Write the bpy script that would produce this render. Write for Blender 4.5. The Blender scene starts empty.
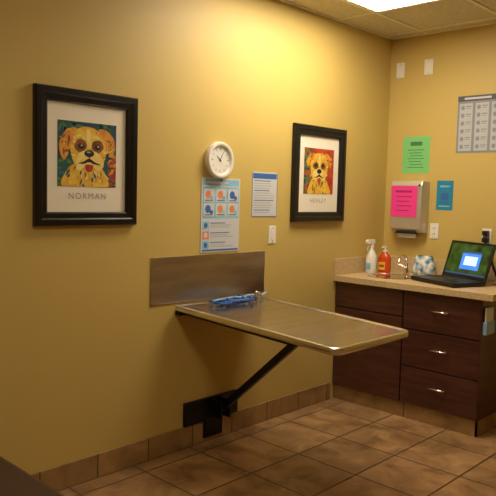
import bpy, bmesh, random
from math import *
from mathutils import Vector, Matrix
random.seed(4)
S=bpy.context.scene
try:
    S.view_settings.view_transform='Standard'
except Exception: pass

def lin(c):
    return tuple((x/255/12.92 if x/255<=.04045 else ((x/255+.055)/1.055)**2.4) for x in c)
def mat(name,rgb,rough=.6,metal=0,noise=None,emis=None,bump=None,coat=0,trans=0,alpha=None):
    m=bpy.data.materials.new(name); m.use_nodes=True
    nt=m.node_tree; b=nt.nodes['Principled BSDF']
    c=lin(rgb)+(1,)
    b.inputs['Base Color'].default_value=c
    b.inputs['Roughness'].default_value=rough
    b.inputs['Metallic'].default_value=metal
    b.inputs['Coat Weight'].default_value=coat
    b.inputs['Transmission Weight'].default_value=trans
    if emis:
        b.inputs['Emission Color'].default_value=lin(emis[0])+(1,); b.inputs['Emission Strength'].default_value=emis[1]
    tc=nt.nodes.new('ShaderNodeTexCoord')
    if noise:
        rgb2,scale,stretch=noise
        mp=nt.nodes.new('ShaderNodeMapping'); mp.inputs['Scale'].default_value=stretch
        n=nt.nodes.new('ShaderNodeTexNoise'); n.inputs['Scale'].default_value=scale; n.inputs['Detail'].default_value=5
        r=nt.nodes.new('ShaderNodeValToRGB'); r.color_ramp.elements[0].position=.35; r.color_ramp.elements[1].position=.65
        r.color_ramp.elements[0].color=c; r.color_ramp.elements[1].color=lin(rgb2)+(1,)
        nt.links.new(tc.outputs['Object'],mp.inputs['Vector']); nt.links.new(mp.outputs[0],n.inputs['Vector'])
        nt.links.new(n.outputs['Fac'],r.inputs[0]); nt.links.new(r.outputs[0],b.inputs['Base Color'])
    if bump:
        n=nt.nodes.new('ShaderNodeTexNoise'); n.inputs['Scale'].default_value=bump[0]; n.inputs['Detail'].default_value=3
        bp=nt.nodes.new('ShaderNodeBump'); bp.inputs['Strength'].default_value=bump[1]; bp.inputs['Distance'].default_value=.002
        nt.links.new(tc.outputs['Object'],n.inputs['Vector']); nt.links.new(n.outputs['Fac'],bp.inputs['Height']); nt.links.new(bp.outputs[0],b.inputs['Normal'])
    return m
def tile_mat(name,c1,c2,grout,size,off=(0,0,0),rot=0,rough=.3,rotx=0,offset=0,gw=.006,height=None,cloud=5):
    m=bpy.data.materials.new(name); m.use_nodes=True
    nt=m.node_tree; b=nt.nodes['Principled BSDF']; b.inputs['Roughness'].default_value=rough
    tc=nt.nodes.new('ShaderNodeTexCoord'); mp=nt.nodes.new('ShaderNodeMapping')
    mp.inputs['Location'].default_value=off; mp.inputs['Rotation'].default_value=(rotx,0,rot)
    br=nt.nodes.new('ShaderNodeTexBrick'); br.offset=offset; br.squash=1
    br.inputs['Scale'].default_value=1; br.inputs['Brick Width'].default_value=size; br.inputs['Row Height'].default_value=height or size
    br.inputs['Mortar Size'].default_value=gw; br.inputs['Mortar Smooth'].default_value=.2
    br.inputs['Color1'].default_value=(.82,.82,.82,1); br.inputs['Color2'].default_value=(1.1,1.1,1.1,1); br.inputs['Mortar'].default_value=lin(grout)+(1,)
    nt.links.new(tc.outputs['Object'],mp.inputs[0]); nt.links.new(mp.outputs[0],br.inputs['Vector'])
    n=nt.nodes.new('ShaderNodeTexNoise'); n.inputs['Scale'].default_value=cloud; n.inputs['Detail'].default_value=7; n.inputs['Roughness'].default_value=.62
    n.inputs['Distortion'].default_value=.6
    nt.links.new(tc.outputs['Object'],n.inputs['Vector'])
    r=nt.nodes.new('ShaderNodeValToRGB'); r.color_ramp.elements[0].position=.33; r.color_ramp.elements[1].position=.68
    r.color_ramp.elements[0].color=lin(c1)+(1,); r.color_ramp.elements[1].color=lin(c2)+(1,)
    nt.links.new(n.outputs['Fac'],r.inputs[0])
    mu=nt.nodes.new('ShaderNodeMix'); mu.data_type='RGBA'; mu.blend_type='MULTIPLY'; mu.inputs[0].default_value=1
    nt.links.new(r.outputs[0],mu.inputs[6]); nt.links.new(br.outputs['Color'],mu.inputs[7])
    mx=nt.nodes.new('ShaderNodeMix'); mx.data_type='RGBA'
    nt.links.new(br.outputs['Fac'],mx.inputs[0]); nt.links.new(mu.outputs[2],mx.inputs[6]); mx.inputs[7].default_value=lin(grout)+(1,)
    nt.links.new(mx.outputs[2],b.inputs['Base Color'])
    bp=nt.nodes.new('ShaderNodeBump'); bp.inputs['Strength'].default_value=.6; bp.inputs['Distance'].default_value=.003; bp.invert=True
    nt.links.new(br.outputs['Fac'],bp.inputs['Height']); nt.links.new(bp.outputs[0],b.inputs['Normal'])
    return m

M={}
M['wall']=mat('wall_paint_yellow',(204,178,102),.5,bump=(140,.25))
M['floor']=tile_mat('floor_tile',(126,94,62),(190,150,104),(92,72,50),.40,off=(.06,.12,0))
M['base']=tile_mat('baseboard_tile',(132,102,64),(178,142,94),(84,66,44),.33,rotx=pi/2,off=(0.05,0,.2),height=.6,gw=.004)
M['baser']=tile_mat('kick_tile',(132,102,64),(178,142,94),(84,66,44),.33,off=(0,0,.2),height=.6,gw=.004)
M['ceil']=mat('ceiling_tile',(222,214,192),.9,noise=((204,196,172),60,(1,1,1)),bump=(120,.5))
M['tbar']=mat('ceiling_grid_metal',(238,232,214),.5)
M['lamp']=mat('lamp_diffuser',(255,250,235),.5,emis=((255,240,214),20))
M['lampb']=mat('lamp_diffuser_dim',(255,250,235),.5,emis=((255,236,204),12))
M['white']=mat('white_plastic',(236,232,222),.4)
M['paper']=mat('paper_white',(230,228,220),.8)
M['black']=mat('black_frame',(14,12,12),.35)
M['blackm']=mat('black_metal',(20,19,22),.4,metal=.3)
M['mat']=mat('picture_mat',(238,230,212),.8)
M['steel']=mat('brushed_steel',(212,206,198),.24,metal=1,noise=((196,188,178),3,(1,8,1)))
M['disp']=mat('dispenser_steel',(206,198,182),.3,metal=.55)
M['steelp']=mat('steel_plate',(182,172,158),.3,metal=1,noise=((206,194,178),3,(1,1,6)))
M['rim']=mat('polished_rim',(230,226,218),.22,metal=1)
M['chrome']=mat('chrome',(228,224,218),.15,metal=1)
M['wood']=mat('cabinet_wood',(88,52,40),.34,noise=((66,36,29),4,(1,1,9)),coat=.15)
M['gap']=mat('cabinet_gap',(18,9,7),.8)
M['lam']=mat('counter_laminate',(214,190,146),.4,noise=((190,162,118),90,(1,1,1)))
M['dgray']=mat('text_gray',(110,108,105),.8)
M['lgray']=mat('soft_gray',(176,180,184),.8)
M['capt']=mat('caption_ink',(160,150,138),.8)
M['orange']=mat('art_orange',(206,128,44),.7,noise=((226,160,50),22,(1,1,1)))
M['yellow']=mat('art_yellow',(234,196,60),.7,noise=((222,168,48),26,(1,1,1)))
M['cream']=mat('art_cream',(240,224,138),.7,noise=((232,196,90),30,(1,1,1)))
M['teal']=mat('art_teal',(18,92,84),.7,noise=((30,60,90),14,(1,1,1)))
M['red']=mat('art_red',(166,40,28),.7,noise=((196,80,36),16,(1,1,1)))
M['blue']=mat('art_blue',(28,66,120),.7,noise=((30,100,120),16,(1,1,1)))
M['green']=mat('art_green',(48,104,50),.7,noise=((100,134,40),18,(1,1,1)))
M['brown']=mat('art_brown',(96,48,22),.7,noise=((146,84,30),24,(1,1,1)))
M['adark']=mat('art_dark',(24,20,26),.7)
M['lblue']=mat('print_light_blue',(120,180,214),.7,noise=((160,206,226),12,(1,1,1)))
M['pblue']=mat('print_blue',(60,104,176),.7)
M['porange']=mat('print_orange',(226,140,90),.7)
M['pgreen']=mat('print_green_paper',(128,206,128),.8)
M['pgrd']=mat('print_green_ink',(70,130,76),.8)
M['pink']=mat('pink_paper',(240,60,150),.8)
M['pinkd']=mat('pink_ink',(170,30,105),.8)
M['cyan']=mat('card_cyan',(26,136,176),.7)
M['soap']=mat('orange_soap',(226,84,24),.25,trans=.25)
M['bluep']=mat('leash_blue',(30,90,180),.35)
M['bluelt']=mat('tube_pale_blue',(150,190,225),.25)
M['blk']=mat('laptop_black',(16,16,18),.35)
M['key']=mat('laptop_key',(48,50,52),.5)
M['scr']=mat('screen_image',(14,30,16),.3,noise=((70,110,40),14,(1,1,1)),emis=((20,60,30),.25))
M['scrw']=mat('screen_window',(60,110,200),.3,emis=((60,130,235),.9))
M['scrl']=mat('screen_window_light',(190,215,240),.3,emis=((190,220,250),.8))
M['bench']=mat('bench_vinyl_brown',(66,44,32),.5,bump=(80,.3))
M['postg']=mat('poster_gray',(138,142,154),.6)
M['postd']=mat('poster_dark',(84,88,100),.6)
M['postm']=mat('poster_mid',(186,189,196),.6)
M['postl']=mat('poster_light',(208,210,214),.6)

def empty(name,loc=(0,0,0)):
    e=bpy.data.objects.new(name,None); e.empty_display_size=.05; e.location=loc
    S.collection.objects.link(e); return e
def par(o,p):
    if p:
        o.parent=p; o.matrix_parent_inverse=Matrix.Translation(-Vector(p.location))
    return o
def obj(name,me,mats,parent=None,smooth=False):
    o=bpy.data.objects.new(name,me); S.collection.objects.link(o)
    for m in (mats if isinstance(mats,list) else [mats]): me.materials.append(M[m] if isinstance(m,str) else m)
    if smooth:
        for p in me.polygons: p.use_smooth=True
    return par(o,parent)
def bev(o,w,seg=2):
    m=o.modifiers.new('bevel','BEVEL'); m.width=w; m.segments=seg; m.limit_method='ANGLE'; return o
def box(name,a,b,m,parent=None,bevel=0):
    a,b=[min(p,q) for p,q in zip(a,b)],[max(p,q) for p,q in zip(a,b)]
    bm=bmesh.new(); bmesh.ops.create_cube(bm,size=1)
    for v in bm.verts: v.co=Vector([(a[i]+b[i])/2+v.co[i]*(b[i]-a[i]) for i in range(3)])
    me=bpy.data.meshes.new(name); bm.to_mesh(me); bm.free()
    o=obj(name,me,m,parent)
    if bevel: bev(o,bevel)
    return o
def lathe(name,prof,m,org,axis='z',parent=None,seg=40,smooth=True,scale=(1,1)):
    vs=[];fs=[]
    for r,h in prof:
        for k in range(seg):
            t=2*pi*k/seg; x,y=r*cos(t)*scale[0],r*sin(t)*scale[1]
            if axis=='z': p=(x,y,h)
            elif axis=='-y': p=(x,-h,y)
            else: p=(-h,x,y)
            vs.append((p[0]+org[0],p[1]+org[1],p[2]+org[2]))
    for i in range(len(prof)-1):
        for k in range(seg):
            a=i*seg+k;b=i*seg+(k+1)%seg; fs.append((a,b,b+seg,a+seg))
    if prof[0][0]>0: fs.append(tuple(range(seg))[::-1])
    if prof[-1][0]>0: fs.append(tuple(range((len(prof)-1)*seg,len(prof)*seg)))
    me=bpy.data.meshes.new(name); me.from_pydata(vs,[],fs); 
    bm=bmesh.new(); bm.from_mesh(me); bmesh.ops.remove_doubles(bm,verts=bm.verts,dist=1e-6); bmesh.ops.recalc_face_normals(bm,faces=bm.faces); bm.to_mesh(me); bm.free()
    o=obj(name,me,m,parent,smooth)
    if smooth:
        try: me.set_sharp_from_angle(angle=radians(40))
        except Exception: pass
    return o
def tube(name,pts,r,m,parent=None,cyc=False,res=4,smooth=True):
    cu=bpy.data.curves.new(name,'CURVE'); cu.dimensions='3D'; cu.bevel_depth=r; cu.bevel_resolution=res; cu.use_fill_caps=True
    if smooth:
        sp=cu.splines.new('NURBS'); sp.points.add(len(pts)-1)
        for i,p in enumerate(pts): sp.points[i].co=(*p,1)
        sp.use_endpoint_u=True; sp.order_u=4; sp.use_cyclic_u=cyc
    else:
        sp=cu.splines.new('POLY'); sp.points.add(len(pts)-1)
        for i,p in enumerate(pts): sp.points[i].co=(*p,1)
    o=bpy.data.objects.new(name,cu); S.collection.objects.link(o); cu.materials.append(M[m])
    return par(o,parent)
def W(wall,u,z,d):
    return (u,-d,z) if wall=='L' else (-d,-u,z)
def flat(name,wall,cu,cz,polys,parent=None,d0=.001,step=.0004,M2=None,back=False):
    vs=[];fs=[];mi=[];mats=[]
    for pts,m,l in polys:
        base=len(vs)
        for (u,v) in pts:
            vs.append(M2(u,v,l*step) if M2 else W(wall,cu+u,cz+v,d0+l*step))
        fs.append(tuple(range(base,len(vs))))
        if m not in mats: mats.append(m)
        mi.append(mats.index(m))
    me=bpy.data.meshes.new(name); me.from_pydata(vs,[],fs)
    for p,i in zip(me.polygons,mi): p.material_index=i
    o=obj(name,me,mats,parent)
    if back:
        p=polys[0][0]; us=[q[0] for q in p]; vv=[q[1] for q in p]
        box('backing',W(wall,cu+min(us),cz+min(vv),0.0),W(wall,cu+max(us),cz+max(vv),d0-.0003),polys[0][1],parent)
    return o
def R(x0,y0,x1,y1): return [(x0,y0),(x1,y0),(x1,y1),(x0,y1)]
def blob(pts,n=6):
    out=[];N=len(pts)
    for i in range(N):
        p0,p1,p2,p3=[Vector(pts[(i+k-1)%N]) for k in range(4)]
        for j in range(n):
            t=j/n
            q=.5*((2*p1)+(-p0+p2)*t+(2*p0-5*p1+4*p2-p3)*t*t+(-p0+3*p1-3*p2+p3)*t**3)
            out.append((q.x,q.y))
    return out
def ell(cx,cy,rx,ry,rot=0,n=20):
    return [(cx+rx*cos(t)*cos(rot)-ry*sin(t)*sin(rot),cy+rx*cos(t)*sin(rot)+ry*sin(t)*cos(rot)) for t in [2*pi*k/n for k in range(n)]]
def inside(p,poly):
    x,y=p;c=False;n=len(poly);j=n-1
    for i in range(n):
        if (poly[i][1]>y)!=(poly[j][1]>y) and x<(poly[j][0]-poly[i][0])*(y-poly[i][1])/(poly[j][1]-poly[i][1])+poly[i][0]: c=not c
        j=i
    return c
def strokes(poly,n,cols,layer,ln=.07,wd=.016,ctr=None,rng=None):
    out=[];rng=rng or random
    xs=[p[0] for p in poly];ys=[p[1] for p in poly]
    while len(out)<n:
        x=rng.uniform(min(xs),max(xs));y=rng.uniform(min(ys),max(ys))
        if not inside((x,y),poly): continue
        a=atan2(y-ctr[1],x-ctr[0])+rng.uniform(-.5,.5) if ctr else rng.uniform(0,pi)
        l=ln*rng.uniform(.5,1.1)/2;w=wd*rng.uniform(.6,1.2)/2
        q=[]
        for s,t in ((-1,-.3),(-.6,-1),(.5,-.9),(1,0),(.5,.9),(-.6,.8)):
            q.append((min(1,max(0,x+s*l*cos(a)-t*w*sin(a))),min(1,max(0,y+s*l*sin(a)+t*w*cos(a)))))
        out.append((q,rng.choice(cols),layer+len(out)%6*.12))
    return out

# ---------------- room ----------------
H=2.74; X0=-6.0; Y0=-4.6
box('wall_north',(X0-.1,0,0),(.1,.1,H),'wall')
box('wall_east',(0,Y0,0),(.1,0,H),'wall')
box('wall_west',(X0-.1,Y0,0),(X0,0,H),'wall')
box('wall_south',(X0-.1,Y0-.1,0),(.1,Y0,H),'wall')
box('floor',(X0-.1,Y0-.1,-.1),(.1,.1,0),'floor')
box('ceiling',(X0-.1,Y0-.1,H),(.1,.1,H+.1),'ceil')
box('baseboard_north',(X0,-.012,0),(-.665,-.0005,.128),'base',bevel=.003)
box('baseboard_east',(-.012,Y0,0),(-.0005,-1.13,.128),'baser')
gx=[-.13-.61*k for k in range(10)]; gy=[-.32-.61*k for k in range(8)]
g=empty('ceiling_grid',(-3,-2,H))
for i,x in enumerate(gx): box('runner_%d'%i,(x-.012,Y0,H-.006),(x+.012,0,H+.001),'tbar',g)
for i,y in enumerate(gy): box('cross_%d'%i,(X0,y-.012,H-.0065),(0,y+.012,H+.001),'tbar',g)
box('angle_north',(X0,-.022,H-.008),(0,-.0005,H+.001),'tbar',g)
box('angle_east',(-.022,Y0,H-.008),(-.0005,0,H+.001),'tbar',g)
def troffer(x1,y1,lx,ly,m):
    t=empty('ceiling_light',(x1-lx/2,y1-ly/2,H))
    a=(x1-lx+.015,y1-ly+.015); b=(x1-.015,y1-.015)
    box('lens',(a[0]+.03,a[1]+.03,H-.012),(b[0]-.03,b[1]-.03,H-.008),m,t)
    for i,(p,q) in enumerate([((a[0],a[1]),(b[0],a[1]+.03)),((a[0],b[1]-.03),(b[0],b[1])),((a[0],a[1]+.03),(a[0]+.03,b[1]-.03)),((b[0]-.03,a[1]+.03),(b[0],b[1]-.03))]):
        box('rim_%d'%i,(p[0],p[1],H-.016),(q[0],q[1],H-.001),'tbar',t)
troffer(-.74,-.32,1.22,.61,'lamp')
troffer(-3.18,-1.54,.61,1.22,'lampb')

# ---------------- framed pictures ----------------
def picture(x0,variant):
    w,h,zt=.583,.657,1.98; cx=x0+w/2; cz=zt-h/2; b=.066
    f=empty('framed_picture',(cx,0,cz))
    vs=[];fs=[]
    prof=[(0,.001),(0,.026),(.006,.032),(b*.45,.032),(b*.55,.026),(b-.006,.024),(b,.018),(b,.001)]
    for (sx,sz) in [(-1,-1),(1,-1),(1,1),(-1,1)]:
        for (i,d) in prof: vs.append((cx+sx*(w/2-i),-d,cz+sz*(h/2-i)))
    n=len(prof)
    for c in range(4):
        for i in range(n): fs.append((c*n+i,c*n+(i+1)%n,((c+1)%4)*n+(i+1)%n,((c+1)%4)*n+i))
    me=bpy.data.meshes.new('frame'); me.from_pydata(vs,[],fs); obj('frame',me,'black',f)
    flat('mat_board','L',cx,cz,[(R(-w/2+b-.003,-h/2+b-.003,w/2-b+.003,h/2-b+.003),'mat',0)],f,d0=.008)
    aw,ah=.335,.315; ay=.02
    rng=random.Random(7+variant)
    P=[]
    if variant==1:
        head=blob([(.22,.48),(.2,.68),(.27,.85),(.44,.93),(.62,.91),(.76,.8),(.82,.62),(.8,.46),(.72,.3),(.52,.22),(.32,.28)])
        P+=[(R(0,0,1,1),'teal',1)]
        P+=strokes(R(0,.5,.45,1),44,['green','teal','blue','teal'],1.3,.16,.05,rng=rng)
        P+=strokes(R(.5,.6,1,1),40,['teal','adark','green','teal'],1.3,.16,.05,rng=rng)
        P+=strokes(R(.86,.0,1,.5),26,['red','red','orange'],1.3,.14,.05,rng=rng)
        P+=strokes(R(0,0,.2,.45),24,['blue','teal','green'],1.3,.14,.05,rng=rng)
        body=blob([(.08,.0),(.12,.2),(.26,.34),(.55,.34),(.76,.28),(.86,.0),(.5,-.0)])
        P+=[(body,'yellow',4)]+strokes(body,44,['yellow','green','cream','orange','blue'],4.2,.13,.035,(.5,.8),rng)
        P+=[(head,'yellow',6)]+strokes(head,70,['orange','cream','yellow','cream','yellow'],6.2,.12,.03,(.5,.5),rng)
        e1=blob([(.3,.9),(.14,.86),(.03,.68),(.04,.5),(.11,.4),(.18,.54),(.24,.72)])
        e2=blob([(.68,.9),(.82,.9),(.95,.78),(.97,.6),(.91,.48),(.84,.58),(.78,.74)])
        for e in (e1,e2): P+=[(e,'orange',7.4)]+strokes(e,14,['brown','orange','yellow'],7.6,.12,.03,rng=rng)
        P+=[(blob([(.27,.61),(.33,.73),(.45,.71),(.47,.61),(.37,.53)]),'brown',8.6),(blob([(.57,.61),(.59,.71),(.71,.73),(.77,.62),(.67,.53)]),'brown',8.6),
        (ell(.375,.625,.052,.042,-.2),'adark',9),(ell(.66,.622,.052,.042,.2),'adark',9),(ell(.39,.64,.014,.012),'cream',10),(ell(.675,.636,.014,.012),'cream',10),
        (blob([(.28,.75),(.36,.81),(.46,.77),(.36,.775)]),'cream',9),(blob([(.58,.76),(.66,.8),(.74,.73),(.66,.765)]),'cream',9),
        (blob([(.48,.88),(.54,.88),(.56,.66),(.52,.6),(.47,.68)]),'cream',8.7),
        (blob([(.3,.44),(.38,.54),(.52,.57),(.66,.54),(.76,.44),(.77,.33),(.69,.25),(.6,.31),(.52,.34),(.44,.31),(.34,.25),(.29,.33)]),'cream',9)]
        P+=strokes(blob([(.32,.44),(.4,.52),(.64,.52),(.73,.42),(.7,.31),(.52,.36),(.36,.31)]),12,['orange','yellow','cream'],9.2,.08,.018,(.52,.6),rng)
        P+=[(ell(.52,.52,.085,.055),'adark',10.2),(ell(.51,.54,.035,.012),'lgray',11),(R(.512,.42,.53,.48),'adark',10.2),
        (blob([(.33,.36),(.42,.39),(.52,.44),(.62,.39),(.72,.35),(.62,.355),(.52,.385),(.42,.355)]),'adark',10.2),
        (blob([(.45,.33),(.52,.35),(.59,.33),(.56,.24),(.48,.24)]),'red',10)]
    else:
        head=blob([(.22,.5),(.22,.72),(.32,.86),(.5,.9),(.68,.86),(.78,.72),(.78,.5),(.7,.34),(.5,.26),(.3,.34)])
        P+=[(R(0,0,1,1),'red',1)]+strokes(R(0,0,1,1),40,['red','brown','red'],1.3,.16,.05,rng=rng)
        P+=strokes(R(0,0,.2,1),46,['green','teal','green'],2.2,.16,.06,rng=rng)
        body=blob([(.14,.0),(.2,.24),(.34,.36),(.66,.36),(.82,.22),(.88,.0),(.5,0)])
        P+=[(body,'yellow',4)]+strokes(body,44,['yellow','brown','green','orange','cream'],4.2,.13,.035,(.5,.8),rng)
        P+=[(head,'yellow',6)]+strokes(head,66,['orange','yellow','cream','yellow'],6.2,.12,.03,(.5,.5),rng)
        e1=blob([(.32,.88),(.18,.88),(.08,.7),(.14,.58),(.24,.7)]);e2=blob([(.68,.88),(.82,.88),(.92,.7),(.86,.58),(.76,.7)])
        for e in (e1,e2): P+=[(e,'orange',7.4)]+strokes(e,12,['brown','orange','yellow'],7.6,.1,.03,rng=rng)
        P+=[(blob([(.28,.62),(.36,.7),(.46,.66),(.44,.56),(.34,.55)]),'brown',8.6),(blob([(.56,.66),(.64,.7),(.72,.62),(.66,.55),(.56,.56)]),'brown',8.6),
        (ell(.38,.625,.048,.038),'adark',9),(ell(.62,.625,.048,.038),'adark',9),
        (blob([(.47,.86),(.53,.86),(.54,.66),(.5,.6),(.46,.66)]),'cream',8.7),
        (blob([(.28,.42),(.38,.53),(.5,.57),(.62,.53),(.72,.42),(.68,.3),(.5,.36),(.32,.3)]),'cream',9)]
        P+=[(ell(.5,.5,.08,.052),'adark',10.2),(R(.49,.41,.51,.46),'adark',10.2),(blob([(.34,.36),(.42,.39),(.5,.43),(.58,.39),(.66,.36),(.58,.36),(.5,.385),(.42,.36)]),'adark',10.2),(blob([(.45,.34),(.55,.34),(.54,.25),(.46,.25)]),'red',10.1)]
    P=[([((min(1,max(0,u))-.5)*aw,(min(1,max(0,v))-.5)*ah+ay) for u,v in q],m_,l) for q,m_,l in P]
    flat('dog_painting','L',cx,cz,P,f,d0=.009,step=.0003)
    t=bpy.data.curves.new('caption','FONT'); t.body='NORMAN' if variant==1 else 'HENLEY'; t.size=.042; t.align_x='CENTER'; t.align_y='CENTER'; t.space_character=1.3
    o=bpy.data.objects.new('caption',t); S.collection.objects.link(o); t.materials.append(M['capt'])
    o.rotation_euler=(pi/2,0,0); o.location=(cx,-.0095,cz-.185); par(o,f)
picture(-3.053,1); picture(-1.181,2)

# ---------------- clock ----------------
cl=empty('wall_clock',(-1.86,0,1.70)); c=(-1.87,0,1.695)
lathe('case',[(.101,.0),(.107,.012),(.107,.034),(.103,.042),(.097,.044),(.086,.040),(.080,.028)],'white',c,'-y',cl,seg=56)
lathe('dial',[(.0799,.0281),(.0799,.0290),(.0001,.0290)],'paper',c,'-y',cl,seg=56)
P=[]
for k in range(12):
    a=pi/2-k*pi/6; ca,sa=cos(a),sin(a); r0,r1,wd=.060,.070,.0018 if k%3 else .0032
    P.append(([(ca*r0-sa*wd,sa*r0+ca*wd),(ca*r0+sa*wd,sa*r0-ca*wd),(ca*r1+sa*wd,sa*r1-ca*wd),(ca*r1-sa*wd,sa*r1+ca*wd)],'dgray',0))
def hand(a,l,wd,lay):
    ca,sa=cos(a),sin(a)
    return ([(-ca*.012-sa*wd,-sa*.012+ca*wd),(-ca*.012+sa*wd,-sa*.012-ca*wd),(ca*l+sa*wd*.6,sa*l-ca*wd*.6),(ca*l-sa*wd*.6,sa*l+ca*wd*.6)],'adark',lay)
P+=[hand(radians(62),.055,.0026,1),hand(radians(140),.038,.0034,2),(ell(0,0,.005,.005),'adark',3)]
flat('hands_and_ticks','L',c[0],c[2],P,cl,d0=.0296)

# ---------------- calendar poster ----------------
ca=empty('wall_calendar',(-1.83,0,1.37))
rg=random.Random(3)
P=[(R(-.16,-.22,.16,.22),'postl',0),(R(-.15,.175,.15,.212),'lblue',1),(R(-.12,.186,.06,.2),'postl',2),(R(-.15,-.02,.15,.168),'lblue',1)]
for cx_ in (-.1,0,.1):
    for cy_ in (.115,.03):
        P+=[(R(cx_-.042,cy_-.036,cx_+.042,cy_+.04),'postl',2),(ell(cx_-.008,cy_+.006,.022,.024),rg.choice(['porange','pblue','porange']),3),(ell(cx_+.02,cy_-.012,.014,.012),rg.choice(['lblue','pblue']),3.5),(R(cx_-.034,cy_-.031,cx_+.03,cy_-.025),'dgray',3)]
for r in range(3):
    P.append((R(-.15,-.085-r*.058,-.095,-.037-r*.058),'porange' if r==1 else 'lblue',1))
    P.append((ell(-.122,-.061-r*.058,.014,.016),'pblue' if r!=1 else 'postl',2))
    for q in range(3): P.append((R(-.085,-.05-r*.058-q*.012,.02+rg.random()*.1,-.045-r*.058-q*.012),'pblue' if q==0 else 'lgray',1))
P.append((R(-.15,-.214,.15,-.204),'pblue',1))
flat('sheet','L',-1.83,1.37,P,ca,d0=.004,back=True)
lathe('hanger_pin',[(.005,.001),(.006,.008),(.001,.01)],'chrome',(-1.83,0,1.578),'-y',ca,seg=12)

no=empty('notice_sheet',(-1.44,0,1.5))
P=[(R(-.12,-.142,.12,.142),'postl',0),(R(-.112,.10,.112,.134),'pblue',1),(R(-.12,-.142,.12,-.138),'pblue',1),(R(-.12,-.142,-.116,.142),'pblue',1),(R(.116,-.142,.12,.142),'pblue',1)]
for k in range(14):
    y=.084-k*.0155; P.append((R(-.1,y,-.1+.14+.06*random.random(),y+.005),'lgray' if k%4 else 'pblue',1))
flat('sheet','L',-1.44,1.5,P,no,d0=.002,back=True)

# ---------------- switches / outlets ----------------
def plate(name,wall,u,z,kind):
    e=empty(name,W(wall,u,z,0))
    p0=W(wall,u-.036,z-.058,.0);p1=W(wall,u+.036,z+.058,.007); box('cover',p0,p1,'white',e,bevel=.003)
    if kind=='switch':
        box('rocker',W(wall,u-.016,z-.032,.007),W(wall,u+.016,z+.032,.011),'white',e,bevel=.002)
    else:
        for s in (-1,1):
            box('socket_%d'%s,W(wall,u-.016,z+s*.022-.014,.007),W(wall,u+.016,z+s*.022+.014,.009),'white',e,bevel=.002)
            for q in (-1,1): box('slot_%d_%d'%(s,q),W(wall,u+q*.006-.0015,z+s*.022-.005,.009),W(wall,u+q*.006+.0015,z+s*.022+.006,.0095),'adark',e)
    for s in (-1,1):
        if kind=='switch': lathe('screw_%d'%s,[(.003,.007),(.003,.0082),(.0001,.0085)],'chrome',W(wall,u,z+s*.046,0),'-y' if wall=='L' else '-x',e,seg=10)
plate('light_switch','L',-1.36,1.24,'switch')
plate('light_switch','R',.09,2.49,'switch'); plate('light_switch','R',.33,2.49,'switch')
plate('wall_outlet','R',.44,1.26,'outlet')

# ---------------- right wall posters ----------------
g=empty('green_notice',(0,-.255,1.835))
P=[(R(-.115,-.14,.115,.14),'pgreen',0),(R(-.05,.07,.05,.1),'pgrd',1)]
for k in range(7): P.append((R(-.07+.01*(k%3),.035-k*.022,.07-.012*((k*2)%3),.040-k*.022),'pgrd',1))
flat('sheet','R',.255,1.835,P,g,d0=.002,back=True)
g=empty('schedule_poster',(0,-.83,2.045))
P=[(R(-.25,-.205,.25,.205),'postg',0),(R(-.25,.165,.25,.205),'postd',1),(R(-.2,.178,.0,.192),'postl',2)]
for cI in range(4):
    P.append((R(-.235+cI*.12,-.19,-.135+cI*.12,.15),'postm',1))
    for r in range(6):
        x=-.235+cI*.12;y=.10-r*.056
        P.append((ell(x+.026,y+.02,.014,.016),'postg',2))
        P.append((R(x+.05,y+.026,x+.09,y+.031),'dgray',2)); P.append((R(x+.05,y+.012,x+.085,y+.017),'postg',2))
flat('sheet','R',.83,2.045,P,g,d0=.002,back=True)
g=empty('blue_notice',(0,-.51,1.53))
P=[(R(-.066,-.11,.066,.11),'cyan',0),(R(-.04,.06,.04,.074),'lblue',1),(ell(0,-.01,.035,.03),'pblue',1),(R(-.045,-.085,.045,-.077),'lblue',1),(R(-.045,-.06,.03,-.052),'pblue',1)]
flat('sheet','R',.51,1.53,P,g,d0=.002,back=True)

# ---------------- paper towel dispenser ----------------
d=empty('paper_towel_dispenser',(0,-.24,1.42))
prof=[(0,1.24),(-.07,1.24),(-.105,1.27),(-.12,1.34),(-.12,1.60),(-.105,1.635),(0,1.635)]
vs=[];n=len(prof)
for y in (-.12,-.385):
    for x,z in prof: vs.append((x-.0,y,z))
fs=[tuple(range(n)),tuple(range(2*n-1,n-1,-1))]+[(i,(i+1)%n,n+(i+1)%n,n+i) for i in range(n)]
me=bpy.data.meshes.new('case'); me.from_pydata(vs,[],fs)
bm=bmesh.new(); bm.from_mesh(me); bmesh.ops.recalc_face_normals(bm,faces=bm.faces); bm.to_mesh(me); bm.free()
bev(obj('case',me,'disp',d),.006)
box('towel_slot',(-.10,-.16,1.232),(-.03,-.33,1.245),'adark',d)
box('paper_towel',(-.072,-.17,1.20),(-.066,-.32,1.24),'paper',d)
lathe('lock',[(.008,.0),(.008,.004),(.0001,.005)],'adark',(-.121,-.365,1.60),'-x',d,seg=12)
P=[(R(-.115,-.115,.105,.12),'pink',0),(R(-.08,.07,.06,.085),'pinkd',1)]
for k in range(4): P.append((R(-.07,.035-k*.035,.06-.02*(k%2),.041-k*.035),'pinkd',1))
flat('pink_note','R',.245,1.475,P,d,d0=.124)

# ---------------- steel wall plate ----------------
sp=empty('steel_backsplash_panel',(-1.89,0,1.0))
box('panel',(-2.355,-.006,.872),(-1.425,-.0,1.137),'steelp',sp,bevel=.0015)
for i,(x,z) in enumerate([(-2.33,1.115),(-1.45,1.115),(-1.89,1.115)]): lathe('screw_%d'%i,[(.006,.006),(.005,.008),(.0001,.009)],'chrome',(x,0,z),'-y',sp,seg=12)

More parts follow.
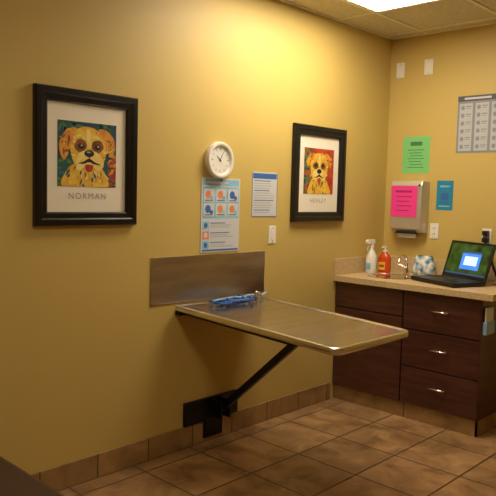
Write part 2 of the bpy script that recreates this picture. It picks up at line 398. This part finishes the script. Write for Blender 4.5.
# ---------------- folding exam table ----------------
tb=empty('wall_mounted_exam_table',(-1.85,-.6,.8))
xa,xb=-2.20,-1.53; ya,yb=-.03,-1.15; z0=.868; sl=(.868-.812)/1.14
def tz(y): return z0+sl*(y-ya)
def loop(ins,rf,rb,seg=8):
    pts=[]
    for (cx,cy,a0,r) in [(xb-ins,ya-ins,0,rb),(xa+ins,ya-ins,90,rb),(xa+ins,yb+ins,180,rf),(xb-ins,yb+ins,270,rf)]:
        sx=1 if cx>-1.85 else -1; sy=1 if cy>-.6 else -1
        ox,oy=cx-sx*r,cy-sy*r
        for k in range(seg+1):
            a=radians(a0+90*k/seg); pts.append((ox+r*cos(a),oy+r*sin(a)))
    return pts
L=[(loop(.004,.05,.01),-.034),(loop(0,.055,.012),-.028),(loop(0,.055,.012),-.005),(loop(.005,.052,.01),0),(loop(.018,.045,.008),0),(loop(.026,.04,.006),-.007)]
vs=[];fs=[]
for lp,dz in L:
    for x,y in lp: vs.append((x,y,tz(y)+dz))
n=len(L[0][0])
for i in range(len(L)-1):
    for k in range(n): fs.append((i*n+k,i*n+(k+1)%n,(i+1)*n+(k+1)%n,(i+1)*n+k))
nr=len(fs)
fs.append(tuple(range((len(L)-1)*n,len(L)*n))); fs.append(tuple(range(n))[::-1])
me=bpy.data.meshes.new('table_top'); me.from_pydata(vs,[],fs)
for i,p in enumerate(me.polygons):
    if i<nr: p.material_index=1; p.use_smooth=True
obj('table_top',me,['steel','rim'],tb)
def bar(name,a,b,w,h,m,parent,up=(0,0,1),bevel=.002):
    a=Vector(a);b=Vector(b);dn=(b-a).normalized();s=dn.cross(Vector(up)).normalized();u=s.cross(dn)
    vs=[p+s*i*w/2+u*j*h/2 for p in (a,b) for i,j in ((-1,-1),(1,-1),(1,1),(-1,1))]
    me=bpy.data.meshes.new(name); me.from_pydata(vs,[],[(3,2,1,0),(4,5,6,7),(0,1,5,4),(1,2,6,5),(2,3,7,6),(3,0,4,7)])
    return bev(obj(name,me,m,parent),bevel)
for i,x in enumerate((-2.12,-1.6)):
    bar('rail_%d'%i,(x,-.02,tz(-.02)-.05),(x,-.85,tz(-.85)-.05),.03,.03,'blackm',tb)
bar('cross_rail',(-2.12,-.72,tz(-.72)-.05),(-1.6,-.72,tz(-.72)-.05),.03,.03,'blackm',tb)
box('wall_hinge_rail',(-2.17,-.035,.80),(-1.53,-.0,.838),'blackm',tb,bevel=.002)
bar('support_arm',(-1.85,-.07,.20),(-1.85,-.71,tz(-.71)-.06),.035,.04,'blackm',tb)
box('bracket_plate',(-2.10,-.022,.13),(-1.66,-.0,.27),'blackm',tb,bevel=.003)
box('bracket_foot',(-1.95,-.03,.03),(-1.80,-.0135,.15),'blackm',tb,bevel=.003)
for i,x in enumerate((-1.885,-1.815)): box('pivot_ear_%d'%i,(x-.006,-.11,.15),(x+.006,-.02,.26),'blackm',tb,bevel=.003)
for i,(x,z) in enumerate([(-2.06,.2),(-1.98,.2),(-1.7,.2)]): lathe('bolt_%d'%i,[(.009,.022),(.009,.029),(.0001,.030)],'blackm',(x,0,z),'-y',tb,seg=6,smooth=False)

# ---------------- leash on table ----------------
le=empty('coiled_leash',(-1.75,-.14,.87))
pts=[]
for k in range(70):
    t=k/69; a=t*2*pi*4.5
    x=-1.99+.27*t+.055*cos(a)+.02*sin(3*a); y=-.15+.055*sin(a)+.012*cos(2.3*a)
    pts.append((x,y,tz(y)+.002+.014*abs(sin(a*.5))+.008*t))
tube('strap',pts,.006,'bluep',le)
pts=[(-2.0+.065*k+.01*sin(k*4),-.12-.03*sin(k*2.2),tz(-.12)+.014+.012*(k%2)) for k in range(8)]
tube('clear_tube',pts,.006,'bluelt',le)
pts=[(-2.03+.05*k,-.19-.02*sin(k*1.7),tz(-.2)+.004+.008*(k%2)) for k in range(8)]
tube('cord_loop',pts,.005,'blk',le)
lathe('clasp',[(.0001,0),(.012,.002),(.014,.02),(.01,.03),(.006,.045),(.0001,.047)],'chrome',(-1.64,-.13,tz(-.13)-.006),'z',le,seg=16)
tube('hook',[(-1.64,-.13,tz(-.13)+.035),(-1.62,-.13,tz(-.13)+.05),(-1.60,-.14,tz(-.13)+.035),(-1.60,-.15,tz(-.13)+.0)],.004,'chrome',le)

# ---------------- cabinet & counter ----------------
cb=empty('base_cabinet',(-.33,-.56,.45))
CX=-.615; CL=-1.121; CT=.885
box('carcass',(CX,-.002,.105),(-.002,CL,CT),'gap',cb)
box('end_panel',(CX-.018,CL,.105),(-.002,CL-.004+.0,CT),'wood',cb)
box('toe_kick_front',(CX+.0,-.002,.0),(CX+.012,CL,.105),'baser',cb)
box('toe_kick_side',(CX+.0,CL,.0),(-.002,CL+.012,.105),'base',cb)
def front(name,y0,y1,z0,z1): return box(name,(CX-.02,y0,z0),(CX-.0005,y1,z1),'wood',cb,bevel=.002)
front('false_front',-.004,-.565,.70,CT-.004); front('door',-.004,-.565,.112,.692)
zz=[.112,.366,.62,CT-.001]
for i in range(3):
    front('drawer_%d'%i,-.575,CL+.001,zz[i]+(.004 if i else 0),zz[i+1]-.004)
    zc=(zz[i]+zz[i+1])/2+.015; yc=-.85
    tube('pull_%d'%i,[(CX-.021,yc+.05,zc),(CX-.045,yc+.05,zc),(CX-.045,yc-.05,zc),(CX-.021,yc-.05,zc)],.0065,'chrome',cb,smooth=False)
ct=empty('countertop',(-.33,-.6,.92)); ZT=.925
sx,sy,sr=-.36,-.30,.155
outer=[(-.001,-.001),(-.665,-.001),(-.665,-1.2),(-.001,-1.2)]
bm=bmesh.new()
def addring(pts,z): return [bm.verts.new((p[0],p[1],z)) for p in pts]
N=40
def rayrect(a):
    dx,dy=cos(a),sin(a);t=1e9
    if dx>1e-9:t=min(t,(-.001-sx)/dx)
    if dx<-1e-9:t=min(t,(-.665-sx)/dx)
    if dy>1e-9:t=min(t,(-.001-sy)/dy)
    if dy<-1e-9:t=min(t,(-1.2-sy)/dy)
    return (sx+dx*t,sy+dy*t)
angs=sorted([2*pi*k/N for k in range(N)]+[atan2(p[1]-sy,p[0]-sx)%(2*pi) for p in outer])
o_t=addring([rayrect(a) for a in angs],ZT);o_b=addring([rayrect(a) for a in angs],CT)
i_t=addring([(sx+sr*cos(a),sy+sr*sin(a)) for a in angs],ZT);i_b=addring([(sx+sr*cos(a),sy+sr*sin(a)) for a in angs],CT)
n=len(angs)
for k in range(n):
    j=(k+1)%n
    bm.faces.new((i_t[k],o_t[k],o_t[j],i_t[j]));bm.faces.new((o_t[k],o_b[k],o_b[j],o_t[j]));bm.faces.new((i_b[k],i_t[k],i_t[j],i_b[j]));bm.faces.new((o_b[k],i_b[k],i_b[j],o_b[j]))
me=bpy.data.meshes.new('slab');bm.to_mesh(me);bm.free(); obj('slab',me,'lam',ct)
box('splash_east',(-.018,-.001,ZT),(-.001,-1.2,ZT+.12),'lam',ct,bevel=.003)
box('splash_north',(-.665,-.019,ZT),(-.019,-.001,ZT+.12),'lam',ct,bevel=.003)
sk=empty('bar_sink',(sx,sy,ZT))
lathe('basin',[(.172,.001),(.171,.005),(.158,.006),(.15,.0),(.146,-.03),(.13,-.034),(.03,-.036),(.0001,-.037)],'chrome',(sx,sy,ZT),'z',sk,seg=48)
lathe('drain',[(.025,-.0355),(.022,-.034),(.0001,-.035)],'steel',(sx,sy,ZT),'z',sk,seg=20)
fa=empty('sink_faucet',(-.14,-.3,ZT))
lathe('base',[(.024,0),(.024,.01),(.014,.016),(.012,.05),(.0001,.051)],'chrome',(-.14,-.30,ZT),'z',fa,seg=20)
tube('spout',[(-.14,-.30,ZT+.03),(-.14,-.30,ZT+.12),(-.17,-.30,ZT+.15),(-.24,-.30,ZT+.14),(-.26,-.30,ZT+.10)],.010,'chrome',fa)
tube('lever',[(-.14,-.30,ZT+.05),(-.15,-.26,ZT+.065),(-.155,-.23,ZT+.075)],.006,'chrome',fa)

s=empty('spray_bottle',(-.30,-.085,ZT)); o=(-.30,-.085,ZT)
lathe('bottle',[(.0001,.001),(.038,.001),(.041,.006),(.041,.11),(.038,.135),(.025,.165),(.014,.185),(.014,.205),(.0001,.205)],'white',o,'z',s)
lathe('collar',[(.017,.196),(.017,.218),(.012,.222),(.0001,.222)],'white',o,'z',s)
box('head',(o[0]-.065,o[1]-.013,ZT+.222),(o[0]+.03,o[1]+.013,ZT+.258),'white',s,bevel=.006)
lathe('nozzle',[(.009,.0),(.009,.016),(.0001,.017)],'white',(o[0]-.06,o[1],ZT+.242),'-x',s,seg=12)
bar('trigger',(o[0]-.04,o[1],ZT+.226),(o[0]-.055,o[1],ZT+.173),.012,.008,'white',s,up=(0,1,0))
flat('label','R',0,0,[(R(-.022,.03,.022,.08),'lblue',0)],s,M2=lambda u,v,l:(o[0]-.0415-l,o[1]-u,ZT+v))
s=empty('soap_bottle',(-.19,-.13,ZT)); o2=(-.19,-.135,ZT)
lathe('bottle',[(.0001,.001),(.042,.001),(.046,.008),(.047,.11),(.038,.14),(.018,.155),(.016,.165),(.0001,.166)],'soap',o2,'z',s,scale=(.8,1.1))
lathe('cap',[(.018,.16),(.018,.175),(.008,.178),(.007,.20),(.0001,.201)],'white',o2,'z',s)
bar('pump',(o2[0]+.01,o2[1],ZT+.202),(o2[0]-.04,o2[1],ZT+.198),.014,.01,'white',s)
flat('label','R',0,0,[(R(-.028,.025,.028,.085),'yellow',0),(R(-.02,.045,.02,.065),'red',1)],s,M2=lambda u,v,l:(o2[0]-.0385-l,o2[1]-u,ZT+v))
s=empty('wipes_pouch',(-.13,-.42,ZT))
bm=bmesh.new()
M['wipe']=mat('wipes_print',(40,120,165),.4,noise=((232,232,226),26,(1,1,1)))
prs=[(0,.075,.035),(.03,.085,.044),(.08,.08,.04),(.12,.072,.022),(.145,.068,.006)]
rings=[[bm.verts.new((-.11+b_*(abs(cos(t))**.6)*(1 if cos(t)>0 else -1)+.006*sin(5*t+i),-.43+a_*(abs(sin(t))**.6)*(1 if sin(t)>0 else -1),ZT+.001+z+(.008*sin(3*t+i) if i>2 else 0))) for t in [2*pi*k/24 for k in range(24)]] for i,(z,a_,b_) in enumerate(prs)]
for i in range(len(rings)-1):
    for k in range(24): bm.faces.new((rings[i][k],rings[i][(k+1)%24],rings[i+1][(k+1)%24],rings[i+1][k]))
bm.faces.new(rings[0][::-1]);bm.faces.new(rings[-1])
me=bpy.data.meshes.new('pouch');bm.to_mesh(me);bm.free();obj('pouch',me,'wipe',s,True)

# ---------------- laptop ----------------
lp=empty('laptop',(-.35,-.78,ZT))
BL=Vector((-.16,-.60,ZT+.004))
ux=Vector((-sin(radians(22)),-cos(radians(22)),0)); uy=Vector((-cos(radians(22)),sin(radians(22)),0)); uz=Vector((0,0,1))
Wd,Dp=.43,.28
def lbox(name,a,b,m,bevel=0,fr=None):
    A,X,Y,Z=fr or (BL,ux,uy,uz)
    vs=[A+X*x+Y*y+Z*z for z in (a[2],b[2]) for x,y in ((a[0],a[1]),(b[0],a[1]),(b[0],b[1]),(a[0],b[1]))]
    me=bpy.data.meshes.new(name); me.from_pydata(vs,[],[(3,2,1,0),(4,5,6,7),(0,1,5,4),(1,2,6,5),(2,3,7,6),(3,0,4,7)])
    bm=bmesh.new(); bm.from_mesh(me); bmesh.ops.recalc_face_normals(bm,faces=bm.faces); bm.to_mesh(me); bm.free()
    o=obj(name,me,m,lp)
    if bevel: bev(o,bevel)
    return o
lbox('base',(0,0,0),(Wd,Dp,.026),'blk',.004)
lbox('foot',(.02,.02,-.004),(Wd-.02,Dp-.02,0.001),'blk')
vs=[];fs=[]
kw=(Wd-.04)/14
for r in range(5):
    for k in range(14):
        x=.02+k*kw;y=.03+r*.025
        b0=len(vs)
        for z,i in((.0261,0),(.029,.002)):
            for px,py in((x+i,y+i),(x+kw-.004-i,y+i),(x+kw-.004-i,y+.021-i),(x+i,y+.021-i)): vs.append(BL+ux*px+uy*py+uz*z)
        fs.append((b0+4,b0+5,b0+6,b0+7))
        for q in range(4): fs.append((b0+q,b0+(q+1)%4,b0+4+(q+1)%4,b0+4+q))
me=bpy.data.meshes.new('keys');me.from_pydata(vs,[],fs);obj('keys',me,'key',lp)
lbox('touchpad',(.16,.18,.0261),(.27,.25,.0268),'key')
ta=radians(18); SY=(uz*cos(ta)-uy*sin(ta)).normalized(); SN=(uy*cos(ta)+uz*sin(ta)).normalized()
fr=(BL+uz*.022+uy*.004,ux,SY,SN)
LH=.27
lbox('lid',(0,0,-.008),(Wd,LH,0),'blk',.003,fr)
def scr(u,v,l):
    return fr[0]+ux*u+SY*v+SN*(.0006+l)
flat('display','R',0,0,[(R(.022,.03,Wd-.022,LH-.018),'scr',0),(R(.15,.07,.33,.20),'scrw',1),(R(.18,.10,.305,.165),'scrl',2),(R(.15,.185,.33,.20),'pblue',2),(R(.022,.03,Wd-.022,.042),'pblue',1)],lp,M2=scr)

# ---------------- power outlet & cords ----------------
po=empty('power_outlet',(0,-.85,1.24)); 
box('cover',W('R',.814,1.185,0),W('R',.886,1.30,.007),'white',po,bevel=.003)
box('plug_top',W('R',.83,1.25,.007),W('R',.87,1.285,.045),'blk',po,bevel=.004)
box('plug_bottom',W('R',.83,1.2,.007),W('R',.87,1.235,.045),'blk',po,bevel=.004)
tube('cord_top',[(-.045,-.85,1.265),(-.08,-.85,1.25),(-.06,-.91,1.12),(-.05,-.93,1.03),(-.06,-.98,ZT+.01),(-.08,-1.02,ZT+.008)],.006,'blk',po)
tube('cord_bottom',[(-.045,-.85,1.215),(-.07,-.87,1.2),(-.05,-.90,1.08),(-.05,-.95,1.0),(-.06,-.97,ZT+.01),(-.08,-1.0,ZT+.008)],.006,'blk',po)
box('adapter',(-.13,-1.13,ZT+.001),(-.06,-1.0,ZT+.032),'blk',po,bevel=.006)
dh=empty('chart_holder',(-.55,CL-.02,.75))
box('tray',(-.62,CL-.030,.66),(-.50,CL-.004,.74),'bluelt',dh,bevel=.002)
box('papers',(-.612,CL-.022,.68),(-.508,CL-.012,.83),'paper',dh)

# ---------------- bench ----------------
be=empty('waiting_bench',(-4.0,-.5,.3))
bx=-3.43
box('seat_cushion',(-5.0,-1.15,.36),(bx,-.02,.46),'bench',be,bevel=.02)
box('seat_frame',(-4.98,-1.12,.30),(bx-.02,-.03,.36),'wood',be,bevel=.004)
for i,(x,y) in enumerate([(bx-.08,-.09),(bx-.08,-1.07),(-4.92,-.09),(-4.92,-1.07)]): box('leg_%d'%i,(x-.03,y-.03,0),(x+.03,y+.03,.305),'wood',be,bevel=.004)

# ---------------- camera ----------------
cam=bpy.data.cameras.new('camera'); co=bpy.data.objects.new('camera',cam); S.collection.objects.link(co); S.camera=co
yaw,pit,rol=.758,-.0794,.0262
fw=Vector((cos(pit)*cos(yaw),cos(pit)*sin(yaw),sin(pit))); r=Vector((sin(yaw),-cos(yaw),0)); u=r.cross(fw)
r2=r*cos(rol)+u*sin(rol); u2=u*cos(rol)-r*sin(rol)
m=Matrix((r2,u2,-fw)).transposed().to_4x4(); m.translation=Vector((-4.6138,-2.871,1.4936)); co.matrix_world=m
cam.sensor_width=36; cam.lens=664.3/496*36; cam.clip_start=.05
w=bpy.data.worlds.new('world'); S.world=w; w.use_nodes=True
w.node_tree.nodes['Background'].inputs[0].default_value=(1,.9,.7,1); w.node_tree.nodes['Background'].inputs[1].default_value=.05
